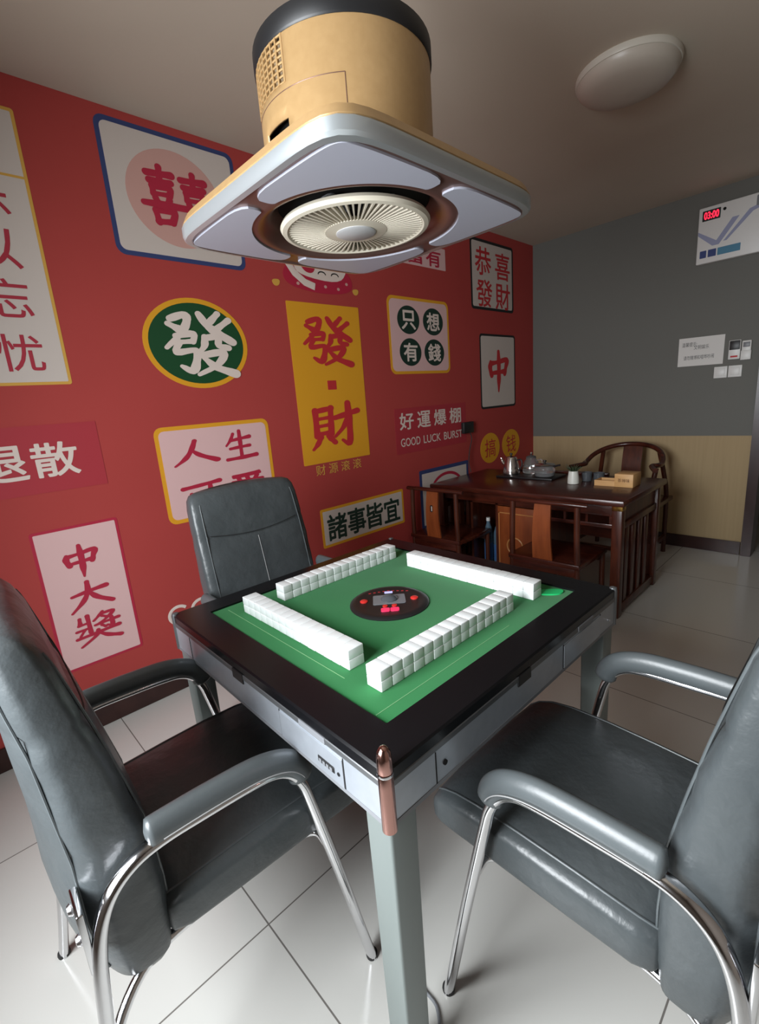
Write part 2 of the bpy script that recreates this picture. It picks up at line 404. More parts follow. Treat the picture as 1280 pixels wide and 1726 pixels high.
# drawer fronts, seams and sockets on the two sides that can be seen
def side_box(side, a0, a1, z0, z1, out, name, m, parent, bev=0):
    """side: 's' faces -y, 'e' faces +x ; a runs along the side"""
    d = HS+out
    if side == 's': b = MB().box(a0, a1, -d, -HS+.004, z0, z1, bev=bev)
    elif side == 'e': b = MB().box(HS-.004, d, a0, a1, z0, z1, bev=bev)
    elif side == 'n': b = MB().box(a0, a1, HS-.004, d, z0, z1, bev=bev)
    else: b = MB().box(-d, -HS+.004, a0, a1, z0, z1, bev=bev)
    return b.build(name, m, parent, smooth=False)
for sd in 'senw':
    dr_ = side_box(sd, .145, .365, TZ-.103, TZ-.040, .0025, 'drawer', 'silver', tb, bev=.001)
    for a in (.1435, .3665, -.36):
        side_box(sd, a-.0012, a+.0012, TZ-.104, TZ-.036, .001, 'panel_seam', 'dark', tb)
    side_box(sd, .225, .315, TZ-.0345, TZ-.020, .0030, 'drawer_pull', 'grey_plastic', dr_, bev=.001)
    side_box(sd, -.075, -.02, TZ-.046, TZ-.020, .0030, 'drawer_pull', 'black', tb, bev=.001)
so = side_box('s', .285, .340, TZ-.086, TZ-.070, .004, 'socket', 'black', tb, bev=.003)
for k in range(4): side_box('s', .291+.0115*k, .299+.0115*k, TZ-.082, TZ-.075, .0048, 'port', 'grey_plastic', so)
def disc(side, a, z, r, out, name, m, parent):
    pts = [(a+r*cos(2*pi*k/16), z+r*sin(2*pi*k/16)) for k in range(16)]
    if side == 's': fn = lambda u, v, d: (u, -HS-out*d/.01, v)
    else: fn = lambda u, v, d: (HS+out*d/.01, u, v)
    return MB().prism(pts, fn, .01).build(name, m, parent)
disc('s', .352, TZ-.078, .004, .004, 'screw', 'black', tb)
disc('e', -.335, TZ-.072, .0055, .003, 'keyhole', 'dark', tb)
disc('e', .43, TZ-.080, .004, .003, 'screw', 'chrome', tb)
for sx_, sy_ in ((1, -1), (1, 1), (-1, -1), (-1, 1)):
    cx, cy = sx_*(HS-.002), sy_*(HS-.002)
    if (sx_, sy_) == (1, -1):
        p = MB().lathe([(.008, -.113), (.0135, -.112), (.0138, -.02), (.0135, .0), (.0125, .004), (.0138, .008), (.0135, .030), (.0115, .044), (.006, .052), (.001, .0535)], 24, (cx, cy, TZ)).build('corner_post', 'rose', tb)
        MB().lathe([(.0142, .0), (.0146, .002), (.0142, .005)], 24, (cx, cy, TZ), cap=False).build('collar', 'chrome', p)
    else:
        MB().lathe([(.008, -.113), (.012, -.112), (.012, -.005), (.010, .006), (.002, .009)], 20, (cx-sx_*.006, cy-sy_*.006, TZ)).build('corner_cap', 'silver_dark', tb)
    lx, ly = sx_*(HS-.040), sy_*(HS-.040)
    lg = MB().prism(rrect(-.034, .034, -.034, .034, .006, 3), lambda a, b, d: (lx+a*(1-.12*(1-d/.68)), ly+b*(1-.12*(1-d/.68)), .012+d), .68)
    lg.build('leg', 'leg_grey', tb, angle=30)
    MB().lathe([(.02, 0), (.026, .001), (.024, .012), (.01, .013)], 18, (lx, ly, 0)).build('rubber_foot', 'rubber', tb)
# dice machine in the middle
CZ = TZ-.002
ck = MB().lathe([(.122, 0), (.122, .003), (.117, .0065), (.104, .008), (.098, .0065), (.001, .0065)], 56, (0, 0, CZ)).build('control_disc', 'black', tb)
fx = Vector((cos(radians(48)), sin(radians(48)), 0)); fy = Vector((-fx.y, fx.x, 0))   # the panel reads towards the near corner post
def on_disc(u, v, z): p = fx*u+fy*v; return Vector((p.x, p.y, CZ+z))
def disc_rect(name, m, u0, u1, v0, v1, r, z0, h, parent):
    return MB().prism(rrect(u0, u1, v0, v1, r, 3), lambda a, b, d: on_disc(a, b, z0+d), h).build(name, m, parent, angle=30)
sc_ = disc_rect('dice_window', 'grey_plastic', -.050, .050, -.022, .045, .005, .0062, .002, ck)
MB().lathe([(.026, 0), (.026, .003), (.018, .010), (.001, .013)], 28, on_disc(0, .012, .008)).build('dice_dome', 'smoke', sc_)
for s in (-1, 1):
    MB().lathe([(.012, 0), (.012, .003), (.009, .005), (.001, .005)], 20, on_disc(s*.078, .008, .0064)).build('button', 'red_btn', ck)
    MB().lathe([(.008, 0), (.008, .003), (.001, .004)], 18, on_disc(s*.014, -.037, .0064)).build('button', 'red_btn', ck)
    disc_rect('lit_button', 'pink_btn', s*.014-.013, s*.014+.013, -.074, -.052, .005, .0062, .003, ck)
disc_rect('display', 'blue_led', -.013, .013, .060, .074, .002, .0062, .0012, ck)
for k in range(9):
    disc_rect('mark', 'pp_red', -.06+.015*k-.004, -.06+.015*k+.004, .079-abs(k-4)*.003, .083-abs(k-4)*.003, .001, .0064, .0006, ck)

# ------------------------------------------------------------------ mahjong tiles
TW, TD, TT = .0342, .0475, .0255
proto = MB().box(-TW/2+.0003, TW/2-.0003, -TD/2, TD/2, 0, TT, bev=.0022, seg=3).build('mahjong_tile', 'tile', None, angle=50)
ORD = 'first second third fourth fifth sixth seventh eighth ninth tenth eleventh twelfth thirteenth fourteenth fifteenth'.split()
rows = [  # start point (counting end), direction along row, description
    ((1.716, -3.881), 90-1.5, 'rose-gold post, near right row', 'tiles of the near right row'),
    ((1.621, -3.846), 180-.8, 'rose-gold post, near left row', 'tiles of the near left row'),
    ((1.120, -3.738), 90-1.0, 'camera end, far left row by the red wall', 'tiles of the far left row'),
    ((1.766, -3.256), 180-.8, 'green chip, far right row facing the desk', 'tiles of the far right row')]
first = True
for (x0, y0), deg, desc, grp in rows:
    d = Vector((cos(radians(deg)), sin(radians(deg)), 0))
    for i in range(15):
        for lv in (0, 1):
            t = proto if first else proto.copy()
            if not first: COL.objects.link(t)
            first = False
            nrm = Vector((-d.y, d.x, 0))
            t.location = Vector((x0, y0, TZ-.002+lv*TT))+d*(TW*(i+.5))+nrm*random.uniform(-.0006, .0006)
            t.rotation_euler = (0, 0, radians(deg+random.uniform(-.3, .3)))
            tag(t, f"{('lower', 'upper')[lv]} white tile, {ORD[i]} stack from the {desc}", 'mahjong tile', grp)
# slot lines printed in the felt under the rows are part of the felt
for x0, x1, y0, y1 in ((1.7885-TX, 1.790-TX, -3.935-TY, -3.45-TY), (1.055-TX, 1.64-TX, -3.8945-TY, -3.893-TY)):
    MB().box(x0, x1, y0, y1, TZ-.0025, TZ-.0014).build('slot_line', 'felt_line', tb, smooth=False)
gc = MB().prism(chaikin([(-.045, -.012), (.02, -.026), (.045, -.004), (.035, .016), (-.02, .020), (-.05, .008)], 3), lambda a, b, d: (1.775+a*cos(.8)-b*sin(.8), -3.20+a*sin(.8)+b*cos(.8), TZ-.002+d), .004).build('green_patch', 'patch_green')  # thin bright green shape laid flat on the felt
tag(gc, 'small bright green flat chip lying on the felt at the right corner', 'patch')
cb = MB().tube(crv([(1.70, -3.80, .004), (1.735, -3.84, .004), (1.79, -3.875, .004), (1.845, -3.885, .004), (1.885, -3.94, .004), (1.88, -4.05, .004)], 8), .004, 8).build('power_cord', 'grey_plastic')
tag(cb, 'thin dark power cord on the floor beside the near table leg', 'cord')

# ------------------------------------------------------------------ ceiling fan lamp over the table
FX, FY, FZ = 1.418, -3.550, 1.838
fan = thing('ceiling_fan_lamp', 'gold drum-shaped fan lamp with square silver frame hanging over the mahjong table', 'ceiling fan', (FX, FY, FZ))
FH, FE, FN = .343, 8.5, 96
sq = lambda h, z, e=FE: [Vector((a, b, z)) for a, b in sellipse(FN, h, h, e)]
circ = lambda r, z: [Vector((r*math.copysign(abs(cos(2*pi*k/FN))**1, cos(2*pi*k/FN)), r*sin(2*pi*k/FN), z)) for k in range(FN)]
def sq_uniform(h, z, e=FE):
    out = []
    for k in range(FN):
        a = 2*pi*k/FN; c, s_ = abs(cos(a)), abs(sin(a))
        r = h/((c**e+s_**e)**(1/e)); out.append(Vector((r*cos(a), r*sin(a), z)))
    return out
sq = sq_uniform
MB().rings([sq(FH-.016, -.001), sq(FH-.004, .001), sq(FH, .007), sq(FH, .029), sq(FH-.003, .032), sq(FH-.02, .032)], cap=False).build('frame', 'alu', fan, angle=35)
MB().rings([sq(FH-.006, .030), sq(FH-.002, .034), sq(FH-.010, .052), sq(FH-.028, .058), circ(.215, .058), circ(.20, .056)], cap=False).build('top_cover', 'gold', fan, angle=35)
MB().rings([sq(FH-.016, -.001), sq(FH-.02, .003), circ(.262, .003), circ(.250, .000), circ(.236, .004), circ(.215, .020), circ(.196, .048), circ(.193, .053)], cap=False).build('underside', 'bronze', fan, angle=35)
MB().lathe([(.195, .054), (.001, .055)], 48).build('fan_well', 'dark', fan)
lp = None
R_ = .262; hi = FH-.027
for q in range(4):
    a0 = math.asin(.020/R_)
    poly = [(R_*cos(a0+(pi/2-2*a0)*k/16), R_*sin(a0+(pi/2-2*a0)*k/16)) for k in range(17)]
    poly += [(.026, hi), (hi*.55, hi*.998), (hi*.86, hi*.985), (hi*.955, hi*.955), (hi*.985, hi*.86), (hi*.998, hi*.55), (hi, .026)]
    poly = chaikin(poly, 2)
    p = MB().prism(poly, lambda a, b, d: (a, b, -.0018+d), .006).build('light_panel', 'panel', fan, angle=30)
    p.rotation_euler = (0, 0, q*pi/2)
# round front grille with radial slats
g = MB()
g.rings([circ(.187, .012), circ(.192, .004), circ(.187, -.004), circ(.176, -.006), circ(.168, -.002), circ(.168, .010)], cap=False, loop=True)
g.rings([circ(.080, .004), circ(.080, -.006), circ(.050, -.009), circ(.050, .002)], cap=False, loop=True)
NS = 66
for k in range(NS):
    mt = Matrix.Rotation(2*pi*k/NS, 4, 'Z')
    b = bmesh.new()
    vs = [b.verts.new(v) for v in ((.078, -.0011, -.006), (.078, .0011, -.006), (.170, .0026, -.004), (.170, -.0026, -.004), (.078, -.0011, .004), (.078, .0011, .004), (.170, .0026, .006), (.170, -.0026, .006))]
    for f in ((0, 1, 2, 3), (7, 6, 5, 4), (0, 4, 5, 1), (1, 5, 6, 2), (2, 6, 7, 3), (3, 7, 4, 0)): b.faces.new([vs[i] for i in f])
    g._merge(b, mt)
gr = g.build('grille', 'cream', fan, angle=30)
MB().lathe([(.052, .0), (.052, -.010), (.046, -.013), (.001, -.014)], 48).build('hub_cap', 'greycap', gr)
for k in range(5):
    bl = MB(); poly = [(.03, -.012), (.09, -.040), (.135, -.045), (.14, .02), (.09, .015), (.03, .012)]
    a = 2*pi*k/5
    bl.prism(chaikin(poly, 2), lambda u, v, d: (u*cos(a)-v*sin(a), u*sin(a)+v*cos(a), .034+d+.25*v), .003)
    bl.build('fan_blade', 'grey_plastic', fan)
# drum, with a see-through vent field and a square opening
DR, Z0, Z1 = .208, .056, .328
drum = MB()
vent0, vent1 = radians(195), radians(263)
HOLE = (radians(257), radians(281), .075, .175)
NA = 72
zl = [Z0, .075, .10, .125, .15, .175, .20, .224]+[.240+.012*i for i in range(8)]+[Z1]
vents = set()
vg = [[None]*NA for _ in zl]
bmv = [[drum.bm.verts.new((DR*cos(2*pi*k/NA)*(1-.03*z/.6*0), DR*sin(2*pi*k/NA), z)) for k in range(NA)] for z in zl]
for i in range(len(zl)-1):
    for k in range(NA):
        a = 2*pi*(k+.5)/NA; zm = (zl[i]+zl[i+1])/2
        if HOLE[0] < a < HOLE[1] and HOLE[2] < zm < HOLE[3]: continue
        f = drum.bm.faces.new((bmv[i][k], bmv[i][(k+1) % NA], bmv[i+1][(k+1) % NA], bmv[i+1][k]))
        if radians(202) < a < radians(280) and .24 < zm < .324: vents.add(f)
# the vent field is cut out of the drum and filled by a lattice of its own
bmesh.ops.delete(drum.bm, geom=list(vents), context='FACES_ONLY')
dm = drum.build('housing', 'gold', fan, angle=50)
vgm = MB()
for i in range(8):
    z = .240+.012*i
    vgm.tube([((DR-.002)*cos(radians(200+80*k/24)), (DR-.002)*sin(radians(200+80*k/24)), z) for k in range(25)], .0026, 6)
for k in range(17):
    a = radians(200+5*k)
    vgm.box(DR-.005, DR+.001, -.0026, .0026, .238, .326, mtx=Matrix.Rotation(a, 4, 'Z'))
vgm.build('vent_lattice', 'gold', fan, angle=40)
sm = dm.modifiers.new('wall', 'SOLIDIFY'); sm.thickness = .006; sm.offset = -1
MB().lathe([(DR-.016, .215), (DR-.016, Z1-.005)], 64, cap=False).build('inner_drum', 'inner', dm)
MB().lathe([(DR-.03, Z0+.001), (DR-.03, .213)], 64, cap=False).build('inner_drum', 'dark', dm)  # near-black liner stands in for the shade inside the opening
# seams of the access cover
sp = [(DR*1.0008*cos(a), DR*1.0008*sin(a), .2245) for a in [radians(200+118*i/30) for i in range(31)]]
MB().tube(sp, .0009, 5).build('seam', 'bronze', dm)
MB().tube([(DR*1.0008*cos(radians(318)), DR*1.0008*sin(radians(318)), z) for z in (.2245, .06)], .0009, 5).build('seam', 'bronze', dm)
MB().lathe([(DR+.001, Z1-.004), (DR+.004, Z1), (DR+.004, Z1+.035), (DR-.02, Z1+.052), (.08, Z1+.058), (.001, Z1+.058)], 64).build('top_cap', 'black', fan, angle=40)
MB().lathe([(.075, Z1+.055), (.072, Z1+.085), (.03, Z1+.09), (.03, H-FZ-.03), (.08, H-FZ-.028), (.085, H-FZ), (.001, H-FZ)], 36).build('hanging_rod', 'black', fan, angle=40)

# ------------------------------------------------------------------ ceiling lamp
cl = thing('ceiling_lamp', 'unlit round white dome lamp on the ceiling', 'ceiling lamp', (1.495, -1.960, H))
MB().lathe([(.001, 0), (.205, 0), (.207, -.012), (.203, -.024), (.19, -.026)], 64, cap=False).build('rim', 'rim', cl)
MB().lathe([(.199, -.022), (.195, -.040), (.178, -.058), (.14, -.072), (.08, -.080), (.001, -.083)], 64, cap=False).build('diffuser', 'dome', cl)

# ------------------------------------------------------------------ mural prints on the red wall (y,z in metres on the wall, facing +x)
ALL = bpy.data.curves
def wallpt(y, z, d): return (d, y, z)
def poly_obj(name, m, poly, d0, h, parent): return MB().prism(poly, lambda a, b, d: (d0+d, a, b), h).build(name, m, parent, smooth=False)
def text_mesh(s):
    cu = bpy.data.curves.new('t', 'FONT'); cu.body = s; cu.resolution_u = 4
    o = bpy.data.objects.new('t', cu); COL.objects.link(o)
    dg = bpy.context.evaluated_depsgraph_get(); dg.update()
    me = bpy.data.meshes.new_from_object(o.evaluated_get(dg))
    bpy.data.objects.remove(o); bpy.data.curves.remove(cu)
    return me
def text_obj(name, s, m, fn, box, parent, bold=.0, keep=False):
    """lettering scaled into box=(a0,a1,b0,b1), mapped to space through fn(a,b)"""
    me = text_mesh(s)
    xs = [v.co.x for v in me.vertices]; ys = [v.co.y for v in me.vertices]
    if not xs: return None
    x0, x1, y0, y1 = min(xs), max(xs), min(ys), max(ys)
    a0, a1, b0, b1 = box
    kx, ky = (a1-a0)/(x1-x0), (b1-b0)/(y1-y0)
    if keep: kx = ky = min(kx, ky)
    ca, cb_ = (a0+a1)/2, (b0+b1)/2
    bm = bmesh.new(); src = [v.co.copy() for v in me.vertices]; pol = [tuple(p.vertices) for p in me.polygons]
    nrm = (Vector(fn(1, 0))-Vector(fn(0, 0))).cross(Vector(fn(0, 1))-Vector(fn(0, 0))).normalized()
    shifts = [(0, 0)]+([(bold*1.6*cos(pi*k/4), bold*1.6*sin(pi*k/4)) for k in range(8)] if bold else [])
    for i, (dx, dy) in enumerate(shifts):
        vs = [bm.verts.new(Vector(fn(ca+(c.x-(x0+x1)/2+dx)*kx, cb_+(c.y-(y0+y1)/2+dy)*ky))+nrm*(.00002*i)) for c in src]
        for p in pol: bm.faces.new([vs[j] for j in p])
    me.clear_geometry(); bm.to_mesh(me); bm.free()
    me.materials.clear(); me.materials.append(M[m]); me.name = name
    o = bpy.data.objects.new(name, me); COL.objects.link(o); o.parent = parent
    return o
WF = lambda d: (lambda a, b: (d, a, b))
BR = {  # brush characters: strokes of x,y,half-width on a 100 x 100 field
 'zhong': "22,74,5 20,60,7 25,42,6;22,70,6 50,74,5 80,79,7 76,60,6 72,45,6;24,47,5 48,49,5 72,51,6;50,99,5 51,60,7 50,25,6 49,2,2",
 'da': "15,58,5 50,65,6 88,70,7;50,97,6 48,65,6 35,35,6 8,4,3;51,62,5 66,38,7 96,14,6",
 'ren': "53,93,6 43,60,6 28,32,6 5,9,3;44,60,4 62,38,7 97,15,8",
 'sheng': "31,89,5 22,70,5 8,53,3;22,68,5 50,72,5 80,76,6;18,42,5 50,45,5 78,47,5;50,97,6 50,50,6 50,10,5;6,8,5 50,10,6 96,14,7",
 'ke': "7,79,7 50,84,6 94,90,7;70,84,6 70,40,6 68,8,6 54,14,3;24,58,5 26,28,5;24,56,5 50,58,5 48,32,4;26,32,5 48,34,5",
 'cai': "12,86,6 12,30,6;12,84,5 40,88,6 42,84,6 40,32,6;14,67,4 38,69,4;14,51,4 38,53,4;14,34,5 38,36,5;18,27,6 12,14,5 2,2,3;34,28,6 40,20,6 46,12,5;50,67,6 75,73,6 98,79,6;78,98,7 79,50,7 76,6,6 62,15,3;76,68,5 66,45,5 47,25,3",
 'fa': "14,88,5 32,95,6 36,86,6 26,66,5 4,42,3;10,80,4 23,72,6;53,98,5 63,80,6 78,67,7 98,53,6;80,100,5 68,86,5;95,90,5 77,75,5;18,61,5 42,65,5 40,52,4;20,51,4 40,53,4;21,51,5 16,35,5 42,38,5 41,20,6 34,4,6 20,12,3;57,61,5 55,46,5 46,34,3;57,59,5 76,61,5 76,47,5 90,43,5;49,30,5 82,35,6 70,14,5 42,-2,3;52,26,4 68,10,6 96,-2,7",
 'jiang': "18,95,4 17,76,5;34,99,5 35,40,5;14,72,4 34,74,4;8,54,4 34,56,4;24,54,4 13,36,3;66,99,4 56,86,4 45,75,3;62,92,4 89,92,5 72,72,4 50,59,3;64,84,4 73,77,4;47,59,4 97,64,5;82,73,5 82,43,5 71,48,3;60,53,4 67,45,4;6,29,5 50,33,5 95,38,6;50,42,5 44,24,5 11,-1,3;52,30,4 70,13,6 95,1,6",
}
half = "6,87,5 44,90,6;26,99,5 25,78,5;9,76,5 42,78,5;12,68,5 13,56,5;12,67,5 39,69,5 37,57,5;13,57,4 37,58,4;15,50,5 20,43,4;36,51,5 31,43,4;12,31,5 15,13,5;12,31,5 40,33,6 36,15,5;14,14,5 36,16,5"
sh = lambda s, dx: ';'.join(' '.join('%g,%s,%s' % (float(p.split(',')[0])+dx, *p.split(',')[1:]) for p in q.split()) for q in s.split(';'))
BR['xi'] = half+';'+sh(half, 52)+';-4,40,5 50,42,6 104,43,5'
def brush(name, key, m, d, box, parent):
    a0, a1, b0, b1 = box; mb = MB()
    T = lambda x, y: (d, a0+(a1-a0)*x/100, b0+(b1-b0)*y/100)
    lay = 0; STEP = .000008
    for st in BR[key].split(';'):
        pts = crv([tuple(float(c) for c in p.split(',')) for p in st.split()], 4)
        wd = [p.z*(1+.10*sin(i*1.3+len(st))) for i, p in enumerate(pts)]
        for i, p in enumerate(pts):
            lay += 1
            mb.face([(d+lay*STEP, *T(p.x+wd[i]*cos(2*pi*k/14), p.y+wd[i]*sin(2*pi*k/14))[1:]) for k in range(14)])
            if i+1 < len(pts):
                q = pts[i+1]; t = Vector((q.x-p.x, q.y-p.y))
                if t.length < 1e-6: continue
                t.normalize(); lay += 1
                c4 = [(p.x-t.y*wd[i], p.y+t.x*wd[i]), (q.x-t.y*wd[i+1], q.y+t.x*wd[i+1]), (q.x+t.y*wd[i+1], q.y-t.x*wd[i+1]), (p.x+t.y*wd[i], p.y-t.x*wd[i])]
                mb.face([(d+lay*STEP, *T(*c)[1:]) for c in c4])
    return mb.build(name, m, parent, smooth=False)
def sign(name, label, y0, y1, z0, z1, face, border=None, bw=.02, r=.03, cat='wall print'):
    t = thing(name, label, cat, (0, 0, 0), group='printed signs on the red mural wall')
    if border: poly_obj('border', border, rrect(y0, y1, z0, z1, r), .0002, .0010, t)
    b = bw if border else 0
    poly_obj('panel', face, rrect(y0+b, y1-b, z0+b, z1-b, max(r-b*.6, .004)), .0004, .0014, t)
    return t
L0 = .0026
def ell(cy, cz, ry, rz, n=56): return [(cy+ry*cos(2*pi*k/n), cz+rz*sin(2*pi*k/n)) for k in range(n)]
# tall white banner at the far left
t = sign('wall_banner', 'tall white banner print with thin gold edge and a column of magenta characters', -4.62, -3.955, 1.575, 2.585, 'pp_white', 'pp_gold', .012, .01)
poly_obj('rule', 'pp_gold', rrect(-4.61, -3.965, 2.345, 2.354, .002), .002, .0004, t)
for ch, z in zip('乱乐以忘忧', (2.46, 2.27, 2.085, 1.905, 1.70)):
    text_obj('lettering', ch, 'pp_magenta', WF(L0), (-4.185, -4.035, z-.07, z+.07), t, .004)
# double happiness
t = sign('wall_sign', 'white print with blue border and red double-happiness character, partly behind the fan lamp', -3.675, -3.045, 2.125, 2.665, 'pp_white', 'pp_blue', .020, .04)
poly_obj('disc', 'pp_blush', ell(-3.365, 2.395, .225, .205), .0019, .0003, t)
brush('lettering', 'xi', 'pp_crimson', L0, (-3.51, -3.21, 2.25, 2.52), t)
# green oval
t = thing('wall_sign', 'dark green oval print with yellow rim and a white character', 'wall print', group='printed signs on the red mural wall')
poly_obj('border', 'pp_yellow', ell(-3.368, 1.752, .268, .215), .0002, .0010, t)
poly_obj('panel', 'pp_green', ell(-3.368, 1.752, .243, .192), .0004, .0014, t)
brush('lettering', 'fa', 'pp_text', L0, (-3.545, -3.175, 1.61, 1.90), t)
# yellow banner
t = sign('wall_banner', 'tall yellow print with two red characters and a small red square between them', -2.82, -2.268, 1.05, 2.00, 'pp_yellow', None, 0, .006)
brush('lettering', 'fa', 'pp_red', L0, (-2.735, -2.355, 1.655, 1.925), t)
poly_obj('seal', 'pp_red', rrect(-2.578, -2.508, 1.497, 1.553, .004), .002, .0008, t)
text_obj('lettering', '吉', 'pp_yellow', WF(.0032), (-2.565, -2.521, 1.507, 1.543), t, 0) if False else None
brush('lettering', 'cai', 'pp_red', L0, (-2.745, -2.345, 1.135, 1.415), t)
t = thing('wall_lettering', 'small row of four yellow characters printed under the tall yellow print', 'wall print', group='printed signs on the red mural wall')
for i, ch in enumerate('财源滚滚'):
    text_obj('lettering', ch, 'pp_gold', WF(.0012), (-2.735+.102*i, -2.735+.102*i+.075, .975, 1.04), t, .002)
# four green circles
t = sign('wall_sign', 'pale pink print with yellow edge and four dark green discs bearing white characters', -2.0, -1.325, 1.58, 2.105, 'pp_pink', 'pp_yellow', .02, .05)
for ch, y, z in (('只', -1.79, 1.952), ('想', -1.515, 1.952), ('有', -1.785, 1.732), ('錢', -1.515, 1.732)):
    dd = poly_obj('disc', 'pp_dkgreen', ell(y, z, .117, .096), .0019, .0004, t)
    text_obj('lettering', ch, 'pp_text', WF(L0), (y-.072, y+.072, z-.062, z+.062), dd, .014)
# good luck lettering
t = thing('wall_lettering', 'white lettering GOOD LUCK BURST under four white characters', 'wall print', group='printed signs on the red mural wall')
poly_obj('panel', 'pp_subtle', rrect(-2.0, -1.14, 1.01, 1.34, .004), .0002, .0008, t)
for i, ch in enumerate('好運爆棚'):
    text_obj('lettering', ch, 'pp_text', WF(.0020), (-1.95+.196*i, -1.95+.196*i+.150, 1.185, 1.305), t, .010)
for wd_, y0, y1 in (('GOOD', -1.95, -1.735), ('LUCK', -1.695, -1.487), ('BURST', -1.445, -1.20)):
    text_obj('lettering', wd_, 'pp_text', WF(.0020), (y0, y1, 1.062, 1.122), t, .004)
# white panels at the far end
t = sign('wall_sign', 'white print with black border and four red characters in two rows, near the ceiling', -1.01, -.36, 2.085, 2.625, 'pp_white', 'pp_black', .022, .03)
for ch, y, z in (('恭', -.83, 2.46), ('喜', -.535, 2.45), ('發', -.82, 2.215), ('財', -.535, 2.21)):
    text_obj('lettering', ch, 'pp_red', WF(L0), (y-.115, y+.115, z-.105, z+.105), t, .008)
t = sign('wall_sign', 'white print with black border and one large red character near the wall corner', -.91, -.34, 1.265, 1.895, 'pp_white', 'pp_black', .018, .03)
brush('lettering', 'zhong', 'pp_red', L0, (-.85, -.40, 1.40, 1.755), t)
# two yellow discs
for ch, y, lab in (('搞', -.785, 'left yellow disc print with a red character, above the tea desk'), ('钱', -.43, 'right yellow disc print with a red character, next to the wall corner')):
    t = thing('wall_disc', lab, 'wall print', group='yellow disc prints above the tea desk')
    poly_obj('panel', 'pp_yellow', ell(y, .915, .155, .135), .0004, .0012, t)
    text_obj('lettering', ch, 'pp_red', WF(.0024), (y-.085, y+.085, .835, .995), t, .002)
# partly hidden pink print
t = sign('wall_sign', 'pale pink print with red characters mostly hidden behind the fan lamp', -2.02, -1.335, 2.325, 2.475, 'pp_pink', None, 0, .006)
for i, ch in enumerate('暴富有'):
    text_obj('lettering', ch, 'pp_crimson', WF(L0), (-1.97+.205*i, -1.97+.205*i+.165, 2.34, 2.455), t, .012)
# life-is-lovely print
t = sign('wall_sign', 'pale pink print with thick yellow border behind the far leather armchair', -3.665, -3.035, .875, 1.36, 'pp_pink', 'pp_yellow', .02, .04)
for k, bx in (('ren', (-3.60, -3.36, 1.15, 1.29)), ('sheng', (-3.32, -3.125, 1.145, 1.31)), ('ke', (-3.585, -3.36, .925, 1.075))):
    brush('lettering', k, 'pp_crimson', L0, bx, t)
text_obj('lettering', '爱', 'pp_crimson', WF(L0), (-3.31, -3.11, .92, 1.075), t, .02)
# crimson strip
t = sign('wall_sign', 'crimson strip print with bold white characters at the left edge', -4.62, -3.90, 1.135, 1.415, 'pp_subtle', None, 0, .004)
for i, ch in enumerate('惡退散'):
    text_obj('lettering', ch, 'pp_text', WF(L0), (-4.53+.185*i, -4.53+.185*i+.165, 1.20, 1.34), t, .010)
# first prize
t = sign('wall_sign', 'upright pale pink print with crimson edge and three stacked characters, lower left wall', -4.235, -3.895, .315, .975, 'pp_pink', 'pp_crimson', .012, .012)
for k, bx in (('zhong', (-4.165, -3.975, .735, .885)), ('da', (-4.165, -3.975, .575, .715)), ('jiang', (-4.165, -3.97, .415, .555))):
    brush('lettering', k, 'pp_crimson', L0, bx, t)
# white strip with dark green characters
t = sign('wall_sign', 'white strip print with yellow edge and four dark green characters, low on the wall', -2.74, -1.965, .495, .755, 'pp_white', 'pp_yellow', .018, .012)
for i, ch in enumerate('諸事皆宜'):
    text_obj('lettering', ch, 'pp_dkgreen', WF(L0), (-2.69+.172*i, -2.69+.172*i+.158, .535, .705), t, .014)
# blue framed print behind the desk
t = sign('wall_sign', 'white print with blue border and a red arc just above the tea desk', -1.77, -1.13, .38, .855, 'pp_white', 'pp_blue', .03, .012)
MB().tube([(.0026, -1.43+.20*cos(a), .66+.13*sin(a)) for a in [pi*i/24 for i in range(25)]], .012, 6, r2=.0006, up=(1, 0, 0)).build('arc', 'pp_crimson', t)
text_obj('lettering', '发', 'pp_crimson', WF(L0), (-1.62, -1.46, .42, .56), t, .02)
# white curls low on the wall
t = thing('wall_print_curl', 'two small white looped curls printed above the left table corner', 'wall print', group='printed signs on the red mural wall')
for y in (-3.70, -3.58):
    MB().tube([(.0012, y+.05*cos(a), .405+.045*sin(a)) for a in [radians(40+240*i/20) for i in range(21)]], .008, 6, r2=.0006, up=(1, 0, 0)).build('curl', 'pp_text', t)
# lucky cat lying on a red cushion, mostly behind the lamp
t = thing('wall_print_cat', 'white cat print lying on a red cushion above the yellow banner', 'wall print', group='printed signs on the red mural wall')
poly_obj('cushion', 'pp_crimson', chaikin([(-2.83, 2.14), (-2.78, 2.08), (-2.55, 2.055), (-2.33, 2.075), (-2.29, 2.14), (-2.36, 2.22), (-2.56, 2.235), (-2.77, 2.22)], 3), .0004, .0010, t)
poly_obj('body', 'pp_text', chaikin([(-2.75, 2.20), (-2.70, 2.145), (-2.42, 2.125), (-2.34, 2.19), (-2.33, 2.34), (-2.38, 2.44), (-2.42, 2.39), (-2.60, 2.39), (-2.66, 2.44), (-2.72, 2.36)], 2), .0012, .0006, t)
MB().tube([(.0022, y, z) for y, z in ((-2.79, 2.22), (-2.74, 2.155), (-2.67, 2.11), (-2.60, 2.092))], .02, 8, r2=.0006, up=(1, 0, 0)).build('arm', 'pp_text', t)
poly_obj('collar', 'pp_crimson', chaikin([(-2.70, 2.21), (-2.66, 2.165), (-2.60, 2.165), (-2.58, 2.22), (-2.66, 2.25)], 2), .0020, .0005, t)
